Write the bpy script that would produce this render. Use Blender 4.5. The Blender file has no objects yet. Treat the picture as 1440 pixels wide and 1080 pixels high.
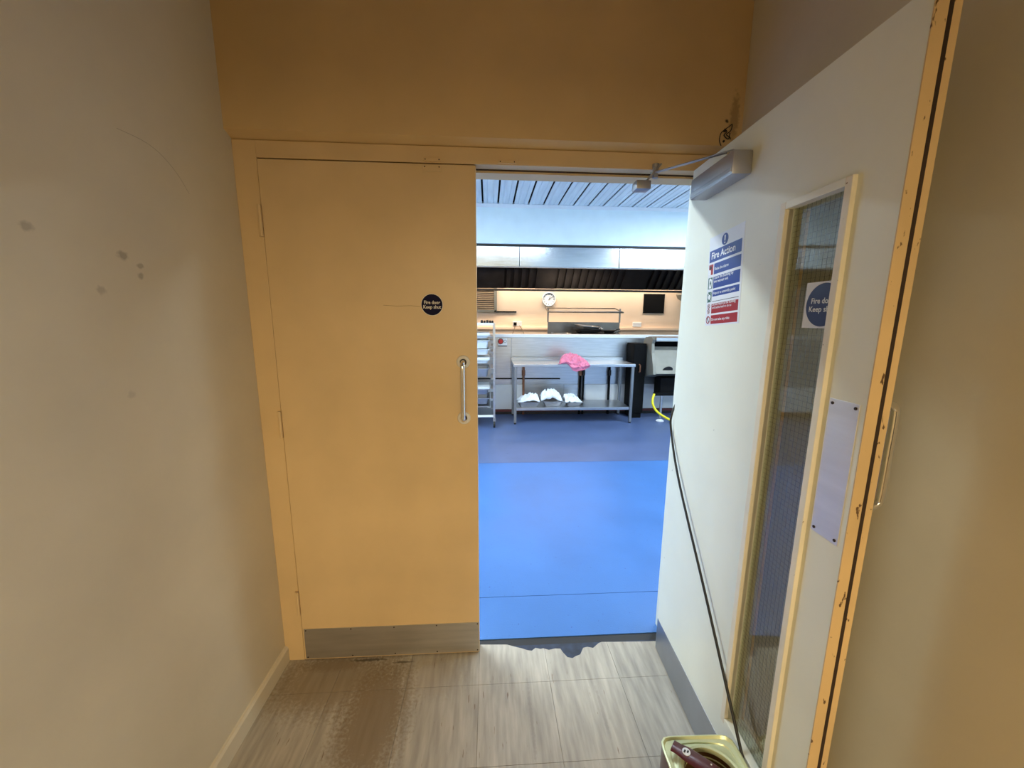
import bpy, bmesh, math, random
from mathutils import Vector, Matrix, noise
random.seed(7)
C = bpy.context.scene.collection
S = bpy.context.scene
PI = math.pi

# ------------------------------------------------------------------ camera, world, lights, exposure
YAW, PITCH, ROLL = 0.06139, 0.1703, 0.00736
fw = Vector((math.sin(YAW)*math.cos(PITCH), math.cos(YAW)*math.cos(PITCH), -math.sin(PITCH)))
rt = Vector((math.cos(YAW), -math.sin(YAW), 0)); up = rt.cross(fw)
r2 = rt*math.cos(ROLL) + up*math.sin(ROLL); u2 = -rt*math.sin(ROLL) + up*math.cos(ROLL)
cam = bpy.data.cameras.new('camera'); cam_o = bpy.data.objects.new('camera', cam); C.objects.link(cam_o)
m = Matrix((r2, u2, -fw)).transposed().to_4x4(); m.translation = (0.7869, -1.47187, 1.45138)
cam_o.matrix_world = m
cam.sensor_width = 36; cam.lens = 36*541/1440; cam.clip_start = 0.02
S.camera = cam_o

W = bpy.data.worlds.new('world'); S.world = W; W.use_nodes = True
W.node_tree.nodes['Background'].inputs[0].default_value = (1.0, 0.74, 0.46, 1)
W.node_tree.nodes['Background'].inputs[1].default_value = 0.02

def area(name, loc, size, energy, col, rot=(0, 0, 0), spread=PI):
    l = bpy.data.lights.new(name, 'AREA'); l.shape = 'RECTANGLE'; l.size, l.size_y = size
    l.energy = energy; l.color = col; l.spread = spread
    o = bpy.data.objects.new(name, l); C.objects.link(o); o.location = loc; o.rotation_euler = rot
    return o
COOL = (0.80, 0.93, 1.0)
area('kitchen_tube_light', (-0.6, 1.1, 2.74), (1.5, 0.16), 98, COOL)
area('kitchen_tube_light', (1.15, 1.1, 2.74), (1.4, 0.16), 24, COOL)
area('kitchen_tube_light', (4.0, 0.9, 2.74), (1.4, 0.16), 47, COOL)
area('kitchen_tube_light', (3.65, 2.2, 2.74), (1.4, 0.16), 72, COOL)  # unseen extra tube, added to light the hanging bulkhead
area('kitchen_tube_light', (-1.2, 2.3, 2.74), (1.4, 0.16), 46, COOL)  # unseen extra tube, added for the left side of the bulkhead
area('hood_lamp', (1.7, 5.0, 2.25), (2.4, 0.15), 45, (1.0, 0.72, 0.46))
area('rear_lamp', (2.2, 5.95, 2.55), (4.6, 0.2), 92, (1.0, 0.84, 0.64))
area('corridor_lamp', (0.8, -4.5, 2.05), (1.3, 1.1), 86, (1.0, 0.80, 0.47), (math.radians(90), 0, 0))
S.view_settings.view_transform = 'Standard'; S.view_settings.look = 'None'
S.view_settings.exposure = 0.0; S.view_settings.gamma = 1.0; S.view_settings.use_curve_mapping = False

# ------------------------------------------------------------------ materials
MATS = {}
def mat(name, col, rough=0.5, metal=0.0, var=0.06, scale=6.0, stretch=(1, 1, 1), bump=0.0, bscale=60.0,
        spots=None, per_obj=0.0, spec=0.5, coat=0.0, chips=None, col2=None, thresh=None, rvar=0.0):
    if name in MATS: return MATS[name]
    M = bpy.data.materials.new(name); MATS[name] = M; M.use_nodes = True
    nt = M.node_tree; N = nt.nodes; L = nt.links; b = N['Principled BSDF']
    b.inputs['Roughness'].default_value = rough; b.inputs['Metallic'].default_value = metal
    b.inputs['Specular IOR Level'].default_value = spec
    if coat: b.inputs['Coat Weight'].default_value = coat; b.inputs['Coat Roughness'].default_value = 0.15
    geo = N.new('ShaderNodeNewGeometry')
    mp = N.new('ShaderNodeMapping'); mp.inputs['Scale'].default_value = stretch
    L.new(geo.outputs['Position'], mp.inputs['Vector'])
    nz = N.new('ShaderNodeTexNoise'); nz.inputs['Scale'].default_value = scale; nz.inputs['Detail'].default_value = 5
    L.new(mp.outputs[0], nz.inputs['Vector'])
    rp = N.new('ShaderNodeValToRGB')
    lo = [max(0, c*(1-var*1.6)) for c in col]; hi = [min(1, c*(1+var*1.2)) for c in col]
    if col2: lo = list(col2); hi = list(col)
    rp.color_ramp.elements[0].position = 0.3; rp.color_ramp.elements[1].position = 0.7
    if thresh: rp.color_ramp.elements[0].position, rp.color_ramp.elements[1].position = thresh
    rp.color_ramp.elements[0].color = (*lo, 1); rp.color_ramp.elements[1].color = (*hi, 1)
    L.new(nz.outputs['Fac'], rp.inputs[0]); out = rp.outputs[0]
    if per_obj:
        oi = N.new('ShaderNodeObjectInfo'); hs = N.new('ShaderNodeHueSaturation')
        mr = N.new('ShaderNodeMapRange'); mr.inputs['To Min'].default_value = 1-per_obj; mr.inputs['To Max'].default_value = 1+per_obj
        L.new(oi.outputs['Random'], mr.inputs['Value']); L.new(mr.outputs[0], hs.inputs['Value']); L.new(out, hs.inputs['Color']); out = hs.outputs[0]
    for (p, r, c, s) in (spots or []):      # scuffs, stains and painted shade: centre, radii, colour, strength
        sub = N.new('ShaderNodeVectorMath'); sub.operation = 'SUBTRACT'; sub.inputs[1].default_value = p
        L.new(geo.outputs['Position'], sub.inputs[0])
        dv = N.new('ShaderNodeVectorMath'); dv.operation = 'DIVIDE'; dv.inputs[1].default_value = r; L.new(sub.outputs[0], dv.inputs[0])
        n2 = N.new('ShaderNodeTexNoise'); n2.inputs['Scale'].default_value = 90; L.new(geo.outputs['Position'], n2.inputs['Vector'])
        ln = N.new('ShaderNodeVectorMath'); ln.operation = 'LENGTH'; L.new(dv.outputs[0], ln.inputs[0])
        ad = N.new('ShaderNodeMath'); ad.operation = 'ADD'; L.new(ln.outputs['Value'], ad.inputs[0]); L.new(n2.outputs['Fac'], ad.inputs[1])
        m2 = N.new('ShaderNodeMapRange'); m2.inputs['From Min'].default_value = 1.0; m2.inputs['From Max'].default_value = 1.5
        m2.inputs['To Min'].default_value = s; m2.inputs['To Max'].default_value = 0; L.new(ad.outputs[0], m2.inputs['Value'])
        mx = N.new('ShaderNodeMix'); mx.data_type = 'RGBA'; mx.inputs[7].default_value = (*c, 1)
        L.new(m2.outputs[0], mx.inputs[0]); L.new(out, mx.inputs[6]); out = mx.outputs[2]
    if chips:                                # small dark specks: scale, threshold, colour
        n3 = N.new('ShaderNodeTexNoise'); n3.inputs['Scale'].default_value = chips[0]; n3.inputs['Detail'].default_value = 3
        L.new(mp.outputs[0], n3.inputs['Vector'])
        m3 = N.new('ShaderNodeMapRange'); m3.inputs['From Min'].default_value = chips[1]; m3.inputs['From Max'].default_value = chips[1]+0.03
        L.new(n3.outputs['Fac'], m3.inputs['Value'])
        mx = N.new('ShaderNodeMix'); mx.data_type = 'RGBA'; mx.inputs[7].default_value = (*chips[2], 1)
        L.new(m3.outputs[0], mx.inputs[0]); L.new(out, mx.inputs[6]); out = mx.outputs[2]
    L.new(out, b.inputs['Base Color'])
    if rvar:
        m4 = N.new('ShaderNodeMapRange'); m4.inputs['To Min'].default_value = max(0.02, rough-rvar); m4.inputs['To Max'].default_value = rough+rvar
        L.new(nz.outputs['Fac'], m4.inputs['Value']); L.new(m4.outputs[0], b.inputs['Roughness'])
    if bump:
        nb = N.new('ShaderNodeTexNoise'); nb.inputs['Scale'].default_value = bscale; nb.inputs['Detail'].default_value = 4
        L.new(mp.outputs[0], nb.inputs['Vector'])
        bp = N.new('ShaderNodeBump'); bp.inputs['Strength'].default_value = bump; bp.inputs['Distance'].default_value = 0.004
        L.new(nb.outputs['Fac'], bp.inputs['Height']); L.new(bp.outputs[0], b.inputs['Normal'])
    return M

SC = (0.16, 0.12, 0.08)
lw_spots = [((-.08, -.655, 1.615), (.05, .014, .011), SC, .40), ((-.08, -.465, 1.59), (.05, .017, .013), SC, .5),
            ((-.08, -.422, 1.572), (.05, .012, .009), SC, .45), ((-.08, -.425, 1.548), (.05, .011, .010), SC, .45),
            ((-.08, -.532, 1.506), (.05, .014, .012), SC, .32), ((-.08, -.50, 1.26), (.05, .012, .012), SC, .18)]
m_wall = mat('wall_paint', (.66, .58, .43), .62, var=.04, scale=3, bump=.12, bscale=45, spots=lw_spots)
m_cream = mat('cream_gloss_paint', (.68, .49, .265), .38, var=.045, scale=4, bump=.05, bscale=30)
m_bulk = mat('cream_wall_paint', (.66, .46, .22), .6, var=.05, scale=3, bump=.1, bscale=40,
             spots=[((1.652, -.03, 2.15), (.02, .05, .09), (.25, .16, .07), .6), ((1.625, -.03, 2.139), (.008, .02, .008), (.02, .015, .01), .95)])
m_cream_edge = mat('worn_cream_edge', (.70, .50, .26), .45, var=.06, scale=9, chips=(60, .655, (.12, .06, .025)), stretch=(1, 1, .5))
m_bead = mat('pale_bead_paint', (.82, .75, .60), .45, var=.04, scale=9, chips=(90, .74, (.2, .12, .05)))
m_white_leaf = mat('white_gloss_paint', (.82, .82, .70), .42, var=.025, scale=4, chips=(17, .745, (.2, .19, .18)))
m_steel = mat('brushed_steel', (.50, .51, .53), .34, 1.0, var=.06, scale=5, stretch=(1, 1, 14), rvar=.08)
m_steel_d = mat('dull_steel', (.42, .43, .45), .45, 1.0, var=.08, scale=5, rvar=.08)
m_rail = mat('dark_bronzed_steel', (.17, .15, .13), .35, .9, var=.1)
m_plate = mat('satin_plate', (.74, .73, .74), .40, .55, var=.04, scale=5, stretch=(1, 1, 8))
m_fascia = mat('polished_steel', (.66, .67, .68), .2, 1.0, var=.05, scale=5, stretch=(1, 1, 10), rvar=.05)
m_kick = mat('kick_plate_steel', (.50, .47, .43), .42, .85, var=.08, scale=4, stretch=(1, 1, 10), rvar=.06)
m_chrome = mat('chrome', (.78, .78, .78), .16, 1.0, var=.02)
m_closer = mat('closer_silver', (.40, .40, .42), .38, .75, var=.04)
m_dark = mat('black_rubber', (.012, .011, .011), .5, var=.1)
m_blackp = mat('black_panel', (.004, .004, .0045), .75, var=.1, spec=.12)
m_seal = mat('intumescent_seal', (.03, .014, .008), .7, var=.2)
m_white = mat('white_paint', (.76, .78, .80), .5, var=.02)
m_kwall = mat('pale_blue_wall_paint', (.76, .87, .91), .5, var=.02)
m_peach = mat('peach_wall_paint', (.80, .62, .47), .6, var=.03, scale=2)
m_slat = mat('ceiling_plank_white', (.74, .79, .82), .42, var=.06, scale=7, stretch=(4, .4, 1))
m_blue = mat('blue_safety_vinyl', (.049, .155, .42), .42, var=.06, scale=2.2, chips=(64, .70, (.035, .08, .27)), bump=.12, bscale=160, rvar=.05, spec=.5)
m_blue2 = mat('worn_blue_vinyl', (.085, .128, .27), .38, var=.08, scale=3, chips=(40, .72, (.03, .06, .16)), bump=.12, bscale=160, rvar=.05)
m_under = mat('navy_underlay', (.016, .024, .048), .55, var=.3, scale=25)
m_tile = mat('vinyl_tile', (.41, .365, .30), .45, var=.17, scale=15, stretch=(2.8, .34, 1), per_obj=.05, chips=(34, .69, (.22, .16, .11)), rvar=.08, bump=.06, bscale=50,
             spots=[((.13, -.03, 0), (.16, .035, .1), (.16, .11, .06), .6), ((.36, -.26, 0), (.15, .32, .1), (.19, .125, .06), .75), ((.15, -.10, 0), (.30, .18, .1), (.22, .15, .08), .65),  # left spots: brown stain together with the painted shadow of the closed leaf
                    ((.27, -.012, 0), (.09, .008, .1), (.05, .035, .02), .8), ((.42, -.03, 0), (.05, .006, .1), (.07, .05, .03), .8), ((.56, -.10, 0), (.16, .12, .1), (.30, .23, .16), .35),
                    ((1.21, -.28, 0), (.008, .12, .1), (.2, .17, .14), .4), ((.94, -.3, 0), (.008, .2, .1), (.2, .17, .14), .35)])
m_grout = mat('tile_joint', (.24, .19, .14), .8, var=.2)
m_bluesign = mat('sign_blue', (.002, .004, .065), .4, var=.02)
m_bluesign2 = mat('poster_blue', (.006, .045, .27), .35, var=.03)
m_redsign = mat('poster_red', (.36, .006, .016), .35, var=.03)
m_green = mat('poster_green', (.02, .12, .09), .4, var=.03)
m_poster = mat('poster_white', (.78, .80, .84), .35, var=.01)
m_print = mat('white_print', (.85, .86, .88), .5, var=.0)
m_creamprint = mat('pale_print', (.72, .68, .62), .5, var=.0)
m_pink = mat('pink_cloth', (.78, .235, .36), .85, var=.12, scale=18, bump=.3, bscale=120)
m_wcloth = mat('white_cloth', (.80, .84, .88), .85, var=.03, scale=14, bump=.25, bscale=90)
m_foil = mat('foil_tray', (.40, .40, .42), .35, .7, var=.05)
m_yellow = mat('yellow_hose', (.85, .72, .02), .4, var=.04)
m_copper = mat('copper_pipe', (.30, .13, .07), .5, .5, var=.2)
m_bratt = mat('grey_beige_enamel', (.22, .212, .18), .5, .2, var=.06, scale=7)
m_red = mat('red_button', (.55, .02, .02), .35, var=.02)
m_leg = mat('dark_leg_steel', (.27, .275, .285), .45, .9, var=.06)  # darker steel than the tabletop
m_dred = mat('dark_red_skirting', (.12, .018, .018), .5, var=.15)
m_gold = mat('lacquered_tin', (.66, .70, .44), .36, .4, var=.06, scale=8)
m_tinred = mat('dark_red_tinplate', (.085, .010, .012), .33, .1, var=.12, coat=.3)
m_rust = mat('rusty_inside', (.12, .055, .018), .55, .2, var=.3, scale=20)
m_plastic = mat('milky_plastic', (.62, .68, .72), .4, var=.03)
m_hood = mat('dark_steel_filter', (.022, .021, .023), .42, .5, var=.2, scale=5)  # near-black steel for filters, gutter and hood roof
m_louv = mat('timber_louvre', (.34, .24, .16), .55, var=.1)
m_wire = mat('glass_wire', (.10, .10, .09), .5, .6, var=.05)

def glass_mat():                        # thin pane: fresnel mix of tinted see-through and mirror-like reflection
    M = bpy.data.materials.new('wired_glass'); M.use_nodes = True; nt = M.node_tree; N = nt.nodes; L = nt.links
    N.remove(N['Principled BSDF']); out = N['Material Output']
    nz = N.new('ShaderNodeTexNoise'); nz.inputs['Scale'].default_value = 3
    rp = N.new('ShaderNodeValToRGB'); rp.color_ramp.elements[0].color = (.80, .84, .80, 1); rp.color_ramp.elements[1].color = (.88, .91, .88, 1)
    tr = N.new('ShaderNodeBsdfTransparent'); gl = N.new('ShaderNodeBsdfGlossy'); gl.inputs['Roughness'].default_value = .04
    fr = N.new('ShaderNodeFresnel'); g2 = N.new('ShaderNodeNewGeometry'); mr = N.new('ShaderNodeMapRange'); mr.inputs['To Min'].default_value = 1.5; mr.inputs['To Max'].default_value = 1/1.5
    L.new(g2.outputs['Backfacing'], mr.inputs['Value']); L.new(mr.outputs[0], fr.inputs['IOR']); mx = N.new('ShaderNodeMixShader')
    L.new(nz.outputs['Fac'], rp.inputs[0]); L.new(rp.outputs[0], tr.inputs[0]); L.new(fr.outputs[0], mx.inputs[0])
    L.new(tr.outputs[0], mx.inputs[1]); L.new(gl.outputs[0], mx.inputs[2]); L.new(mx.outputs[0], out.inputs['Surface'])
    return M
m_glass = glass_mat()

# ------------------------------------------------------------------ mesh helpers
class MB:
    def __init__(s): s.bm = bmesh.new()
    def box(s, x0, x1, y0, y1, z0, z1, bev=0.0, M=None):
        t = bmesh.new(); bmesh.ops.create_cube(t, size=1)
        for v in t.verts: v.co = Vector(((x0+x1)/2+v.co.x*(x1-x0), (y0+y1)/2+v.co.y*(y1-y0), (z0+z1)/2+v.co.z*(z1-z0)))
        if bev: bmesh.ops.bevel(t, geom=t.edges[:], offset=bev, segments=2, affect='EDGES', profile=.6)
        return s.add(t, M)
    def add(s, t, M=None):
        if M: bmesh.ops.transform(t, matrix=M, verts=t.verts)
        me = bpy.data.meshes.new('tmp'); t.to_mesh(me); t.free(); s.bm.from_mesh(me); bpy.data.meshes.remove(me); return s
    def cyl(s, a, b, r, n=16, r2=None):
        a, b = Vector(a), Vector(b); d = b-a; t = bmesh.new()
        bmesh.ops.create_cone(t, cap_ends=True, segments=n, radius1=r, radius2=r if r2 is None else r2, depth=d.length)
        return s.add(t, Matrix.Translation((a+b)/2) @ d.to_track_quat('Z', 'Y').to_matrix().to_4x4())
    def tube(s, pts, r, n=10):
        pts = [Vector(p) for p in pts]; t = bmesh.new(); rings = []; nrm = None
        for i, p in enumerate(pts):
            d = (pts[min(i+1, len(pts)-1)]-pts[max(i-1, 0)]).normalized()
            if nrm is None: nrm = d.orthogonal().normalized()
            else: nrm = (nrm-d*nrm.dot(d)).normalized()
            b = d.cross(nrm); rr = r[i] if isinstance(r, (list, tuple)) else r
            rings.append([t.verts.new(p+(nrm*math.cos(2*PI*k/n)+b*math.sin(2*PI*k/n))*rr) for k in range(n)])
        for A, B in zip(rings, rings[1:]):
            for k in range(n): t.faces.new((A[k], A[(k+1) % n], B[(k+1) % n], B[k]))
        t.faces.new(rings[0][::-1]); t.faces.new(rings[-1]); return s.add(t)
    def lathe(s, prof, n=32, M=None):
        t = bmesh.new(); rings = []
        for r, z in prof: rings.append([t.verts.new((r*math.cos(2*PI*k/n), r*math.sin(2*PI*k/n), z)) for k in range(n)])
        for A, B in zip(rings, rings[1:]):
            for k in range(n): t.faces.new((A[k], A[(k+1) % n], B[(k+1) % n], B[k]))
        bmesh.ops.remove_doubles(t, verts=t.verts, dist=1e-6); return s.add(t, M)
    def prism(s, pts, axis, a0, a1, bev=0):
        """polygon pts (2-D) extruded along axis between a0 and a1"""
        t = bmesh.new()
        def mk(p, a): return {'x': (a, p[0], p[1]), 'y': (p[0], a, p[1]), 'z': (p[0], p[1], a)}[axis]
        A = [t.verts.new(mk(p, a0)) for p in pts]; B = [t.verts.new(mk(p, a1)) for p in pts]; n = len(pts)
        t.faces.new(A); t.faces.new(B[::-1])
        for k in range(n): t.faces.new((A[k], B[k], B[(k+1) % n], A[(k+1) % n]))
        bmesh.ops.recalc_face_normals(t, faces=t.faces)
        if bev: bmesh.ops.bevel(t, geom=t.edges[:], offset=bev, segments=2, affect='EDGES')
        return s.add(t)
    def build(s, name, m, parent=None, smooth=False, M=None):
        me = bpy.data.meshes.new(name)
        bmesh.ops.recalc_face_normals(s.bm, faces=s.bm.faces); s.bm.to_mesh(me); s.bm.free(); me.materials.append(m)
        o = bpy.data.objects.new(name, me); C.objects.link(o)
        if smooth:
            for p in me.polygons: p.use_smooth = True
            me.set_sharp_from_angle(angle=math.radians(38))
        if parent: o.parent = parent
        return o
def box(name, m, parent, *a, **k): return MB().box(*a, **k).build(name, m, parent)
def tag(o, label=None, cat=None, group=None, kind=None):
    if label: o['label'] = label
    if cat: o['category'] = cat
    if group: o['group'] = group
    if kind: o['kind'] = kind
    return o
def struct(o, label=None):
    o['kind'] = 'structure'
    if label: o['label'] = label
    return o
def empty(name, loc=(0, 0, 0), rz=0.0):
    o = bpy.data.objects.new(name, None); C.objects.link(o); o.location = loc; o.rotation_euler = (0, 0, rz); o.empty_display_size = .05; return o
def copy_tree(o, parent=None):
    c = o.copy(); C.objects.link(c)
    if parent: c.parent = parent
    for ch in list(o.children): copy_tree(ch, c)
    return c
def rrect(x0, x1, y0, y1, r, n=5):
    P = []
    for cx, cy, a in ((x1-r, y1-r, 0), (x0+r, y1-r, 90), (x0+r, y0+r, 180), (x1-r, y0+r, 270)):
        for k in range(n+1):
            t = math.radians(a+90*k/n); P.append((cx+r*math.cos(t), cy+r*math.sin(t)))
    return P
def ease(pts, n=12):
    """smooth a polyline (Catmull-Rom)"""
    P = [Vector(p) for p in pts]; P = [P[0]*2-P[1]]+P+[P[-1]*2-P[-2]]; out = []
    for i in range(1, len(P)-2):
        for k in range(n):
            t = k/n; a, b, c, d = P[i-1], P[i], P[i+1], P[i+2]
            out.append(.5*((2*b)+(c-a)*t+(2*a-5*b+4*c-d)*t*t+(3*b-a-3*c+d)*t**3))
    out.append(P[-2]); return out
def text_bm(body, size, bold=0.0, align='LEFT', spacing=1.0):
    cu = bpy.data.curves.new('txt', 'FONT'); cu.body = body; cu.size = size; cu.align_x = align; cu.align_y = 'CENTER'
    cu.offset = bold*size; cu.extrude = .0; cu.space_character = spacing; cu.space_line = .95; cu.resolution_u = 3
    o = bpy.data.objects.new('txt', cu); C.objects.link(o)
    dg = bpy.context.evaluated_depsgraph_get(); dg.update()
    me = bpy.data.meshes.new_from_object(o.evaluated_get(dg)); bpy.data.objects.remove(o); bpy.data.curves.remove(cu)
    t = bmesh.new(); t.from_mesh(me); bpy.data.meshes.remove(me); return t
def text(name, body, size, m, parent, M, bold=0.02, align='LEFT', spacing=1.0, width=None):
    """flat lettering in local XY of M (facing +Z of M), a fraction of a millimetre thick"""
    t = text_bm(body, size, bold, align, spacing); mb = MB()
    if width:
        k = width/(max(v.co.x for v in t.verts)-min(v.co.x for v in t.verts))
        for v in t.verts: v.co.x *= k
    mb.add(t, M); return mb.build(name, m, parent)
FACE_Y = Matrix.Rotation(math.radians(90), 4, 'X')      # text in XZ, facing -Y
def at(x, y, z): return Matrix.Translation((x, y, z)) @ FACE_Y

# ------------------------------------------------------------------ corridor shell
TP = 0.288
floor = struct(box('floor', m_grout, None, -.2, 1.9, -5.2, .03, -.06, -.004))
und = box('underlay', m_dark, floor, -.2, 1.9, .031, .068, -.06, -.0035)
struct(box('floor_threshold', m_under, None, .70, 1.60, -.0515, .03, -.0038, -.0022))
jag = [(.745, .042), (.866, .036), (.894, .025), (.934, .011), (.956, .001), (.974, -.002), (.992, .012), (1.013, .005), (1.026, .008), (1.05, -.002), (1.077, .004),
       (1.102, .002), (1.111, -.02), (1.125, -.043), (1.146, -.049), (1.16, -.041), (1.184, -.032), (1.205, .001), (1.225, .005), (1.249, -.002), (1.282, .023),
       (1.297, .028), (1.358, .025), (1.473, .021), (1.555, .019), (1.70, .02)]
def jagy(x):
    for a, b in zip(jag, jag[1:]):
        if a[0] <= x <= b[0]: return a[1]+(b[1]-a[1])*(x-a[0])/(b[0]-a[0])
    return .02
g = .0006
for j in range(-1, 8):
    y1 = -.151-TP*j; y0 = y1-TP
    for i in range(-3, 4):
        x0 = .743+TP*i; x1 = x0+TP
        x0c, x1c = max(x0, -.08), min(x1, 1.683)
        if x1c-x0c < .02: continue
        if j == -1:
            pts = [(x0c+g, -.151+g), (x1c-g, -.151+g)]
            if x1 < .75: pts += [(x1c-g, .045), (x0c+g, .045)]
            else:
                xs = sorted([x1c-g, x0c+g]+[q[0] for q in jag if x0c+g < q[0] < x1c-g], reverse=True)
                pts += [(x, jagy(x)) for x in xs]
            MB().prism(pts, 'z', -.003, 0).build('tile', m_tile, floor)
        else:
            box('tile', m_tile, floor, x0c+g, x1c-g, y0+g, y1-g, -.003, 0)
wl = struct(box('wall_left', m_wall, None, -.20, -.08, -5.2, .012, 0, 2.9))
MB().tube(ease([(-.0802, -.43, 1.882), (-.0802, -.36, 1.884), (-.0802, -.31, 1.873), (-.0802, -.26, 1.842), (-.0802, -.222, 1.80)], 6), .0006, 5).build('scratch', mat('wall_scratch', (.36, .30, .21), .7), wl)
MB().prism([(-.08, 0), (-.066, 0), (-.066, .062), (-.072, .070), (-.08, .072)], 'y', -3.6, .010).build('baseboard_left', m_wall)['kind'] = 'structure'
struct(box('wall_right', m_wall, None, 1.683, 1.80, -5.2, .012, 0, 2.9))
MB().prism([(1.683, 0), (1.669, 0), (1.669, .062), (1.675, .070), (1.683, .072)], 'y', -3.6, .010).build('baseboard_right', m_wall)['kind'] = 'structure'
struct(box('ceiling_corridor', m_white, None, -.2, 1.8, -5.2, -.03, 2.62, 2.7))
# bulkhead over the doors, with a splayed lower edge
wf = MB().prism([(-.03, 2.058), (.013, 2.040), (.12, 2.040), (.12, 2.9), (-.03, 2.9)], 'x', -.08, 1.683).build('wall_front', m_bulk); struct(wf)
wk = MB()
wk.box(-2.2, -.08, .012, .12, 0, 2.9); wk.box(1.683, 5.2, .012, .12, 0, 2.9)
struct(wk.build('wall_kitchen_front', m_kwall))
cr = MB()
cr.tube(ease([(1.612, -.031, 2.058), (1.604, -.032, 2.075), (1.607, -.032, 2.098), (1.622, -.032, 2.112), (1.634, -.033, 2.120), (1.645, -.032, 2.128), (1.642, -.032, 2.108),
              (1.626, -.034, 2.094), (1.640, -.033, 2.086), (1.644, -.031, 2.080)], 5), .0016, 6)
cr.tube(ease([(1.619, -.031, 2.113), (1.627, -.034, 2.103), (1.618, -.033, 2.092), (1.634, -.035, 2.079), (1.640, -.032, 2.100)], 5), .0018, 6)
cr.cyl((1.620, -.030, 2.073), (1.620, -.0325, 2.073), .004, 8); cr.cyl((1.620, -.030, 2.108), (1.620, -.032, 2.104), .005, 8)
cr.build('broken_plaster', m_dark, wf)
struct(box('shading_head_behind', m_bulk, None, -.08, 1.683, -2.70, -2.60, 1.83, 2.62))     # unseen head over the rear opening, lowered to shade the upper bulkhead
# frame
tr = empty('trim_1'); struct(tr, 'cream painted door frame around the pair of fire doors')
box('jamb', m_cream, tr, -.08, -.003, .004, .12, 0, 2.04, bev=.002)
box('jamb', m_cream, tr, 1.592, 1.683, .004, .12, 0, 2.04, bev=.002)
box('frame_head', m_cream, tr, -.003, 1.592, .004, .12, 1.985, 2.04, bev=.002)
box('stop', m_cream, tr, -.003, .010, .050, .12, 0, 1.985)
box('stop', m_white_leaf, tr, 1.588, 1.592, .050, .12, 0, 1.985)
box('stop', m_cream, tr, .010, 1.588, .0515, .12, 1.974, 1.985)
box('seal', m_seal, tr, -.0029, 1.590, .0465, .0512, 1.981, 1.9862)
for x0, x1 in ((.56, .624), (.822, .888)):
    k = MB().box(x0, x1, -.0005, .005, 1.989, 2.001, bev=.002).build('keep_plate', m_cream, tr)
    s_ = MB()
    for x in (x0+.008, x1-.008): s_.cyl((x, -.0012, 1.995), (x, .002, 1.995), .0022, 8)
    s_.build('screw', m_seal, k)

# ------------------------------------------------------------------ left leaf (closed)
d1 = empty('door_1'); struct(d1, 'closed cream fire door leaf with bar handle and kick plate')
LW = .7432
box('leaf', m_cream, d1, 0, LW, 0, .044, .005, 1.980, bev=.0015)
k = box('kick_plate', m_kick, d1, .006, LW-.002, -.0018, .0005, .010, .153, bev=.0006); k['label'] = 'dull steel kick plate along the bottom'
s_ = MB()
for x in (.014, .2, .38, .56, .735):
    for z in (.017, .146): s_.cyl((x, -.0026, z), (x, 0, z), .003, 8)
s_.build('screw', m_seal, k)
hd = MB().tube(ease([(.690, .002, 1.284), (.690, -.03, 1.284), (.690, -.047, 1.278), (.690, -.052, 1.262), (.690, -.052, 1.17), (.690, -.052, 1.085), (.690, -.047, 1.070), (.690, -.03, 1.064), (.690, .002, 1.064)], 6), .0085, 14).build('pull_handle', m_chrome, d1, smooth=True)
hd['label'] = 'chrome D-shaped pull handle'
for z in (1.284, 1.064):
    r = MB().lathe([(.0125, .002), (.0125, -.006), (.015, -.008), (.023, -.006), (.0255, -.002), (.0255, .002)], 28, Matrix.Translation((.690, 0, z)) @ Matrix.Rotation(math.radians(-90), 4, 'X')).build('rose', m_creamprint, d1, smooth=True)
    MB().cyl((.690, -.0015, z), (.690, .001, z), .0126, 20).build('rose_hole', m_dark, r)
for z0, z1 in ((1.727, 1.832), (.993, 1.096), (.225, .330)):
    hb = MB().cyl((-.004, -.006, z0), (-.004, -.006, z1), .0058, 12)
    hb.box(-.016, -.002, -.003, .006, z0, z1, bev=.001); hb.build('hinge', m_cream, d1, smooth=True)
pl = MB().box(.558, .624, -.0030, .002, 1.955, 1.977, bev=.0015).build('bolt_plate', m_cream, d1)
s_ = MB()
for x in (.566, .616): s_.cyl((x, -.0045, 1.970), (x, 0, 1.970), .0022, 8)
s_.build('screw', m_seal, pl)
MB().tube([(.40, -.0002, 1.494), (.45, -.0002, 1.491), (.50, -.0002, 1.493), (.535, -.0002, 1.490)], .0006, 5).build('paint_crack', mat('crack', (.25, .15, .06), .7), d1)
# round sticker
sg = empty('fire_door_sign', (.578, -.0002, 1.497)); tag(sg, 'round navy sticker reading Fire door Keep shut on the closed cream door', 'sign')
MB().lathe([(0, 0), (0, .0006), (.0405, .0006), (.0405, 0)], 48, Matrix.Rotation(math.radians(90), 4, 'X')).build('backing', m_creamprint, sg)
MB().lathe([(0, .0004), (0, .0010), (.0385, .0010), (.0385, .0004)], 48, Matrix.Rotation(math.radians(90), 4, 'X')).build('disc', mat('sign_navy', (.010, .010, .040), .6, var=.05, spec=.08), sg)
text('lettering', 'Fire door', .0175, m_creamprint, sg, at(0, -.0012, .0080), .022, 'CENTER', width=.059)
text('lettering', 'Keep shut', .0175, m_creamprint, sg, at(0, -.0012, -.0085), .022, 'CENTER', width=.065)

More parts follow.
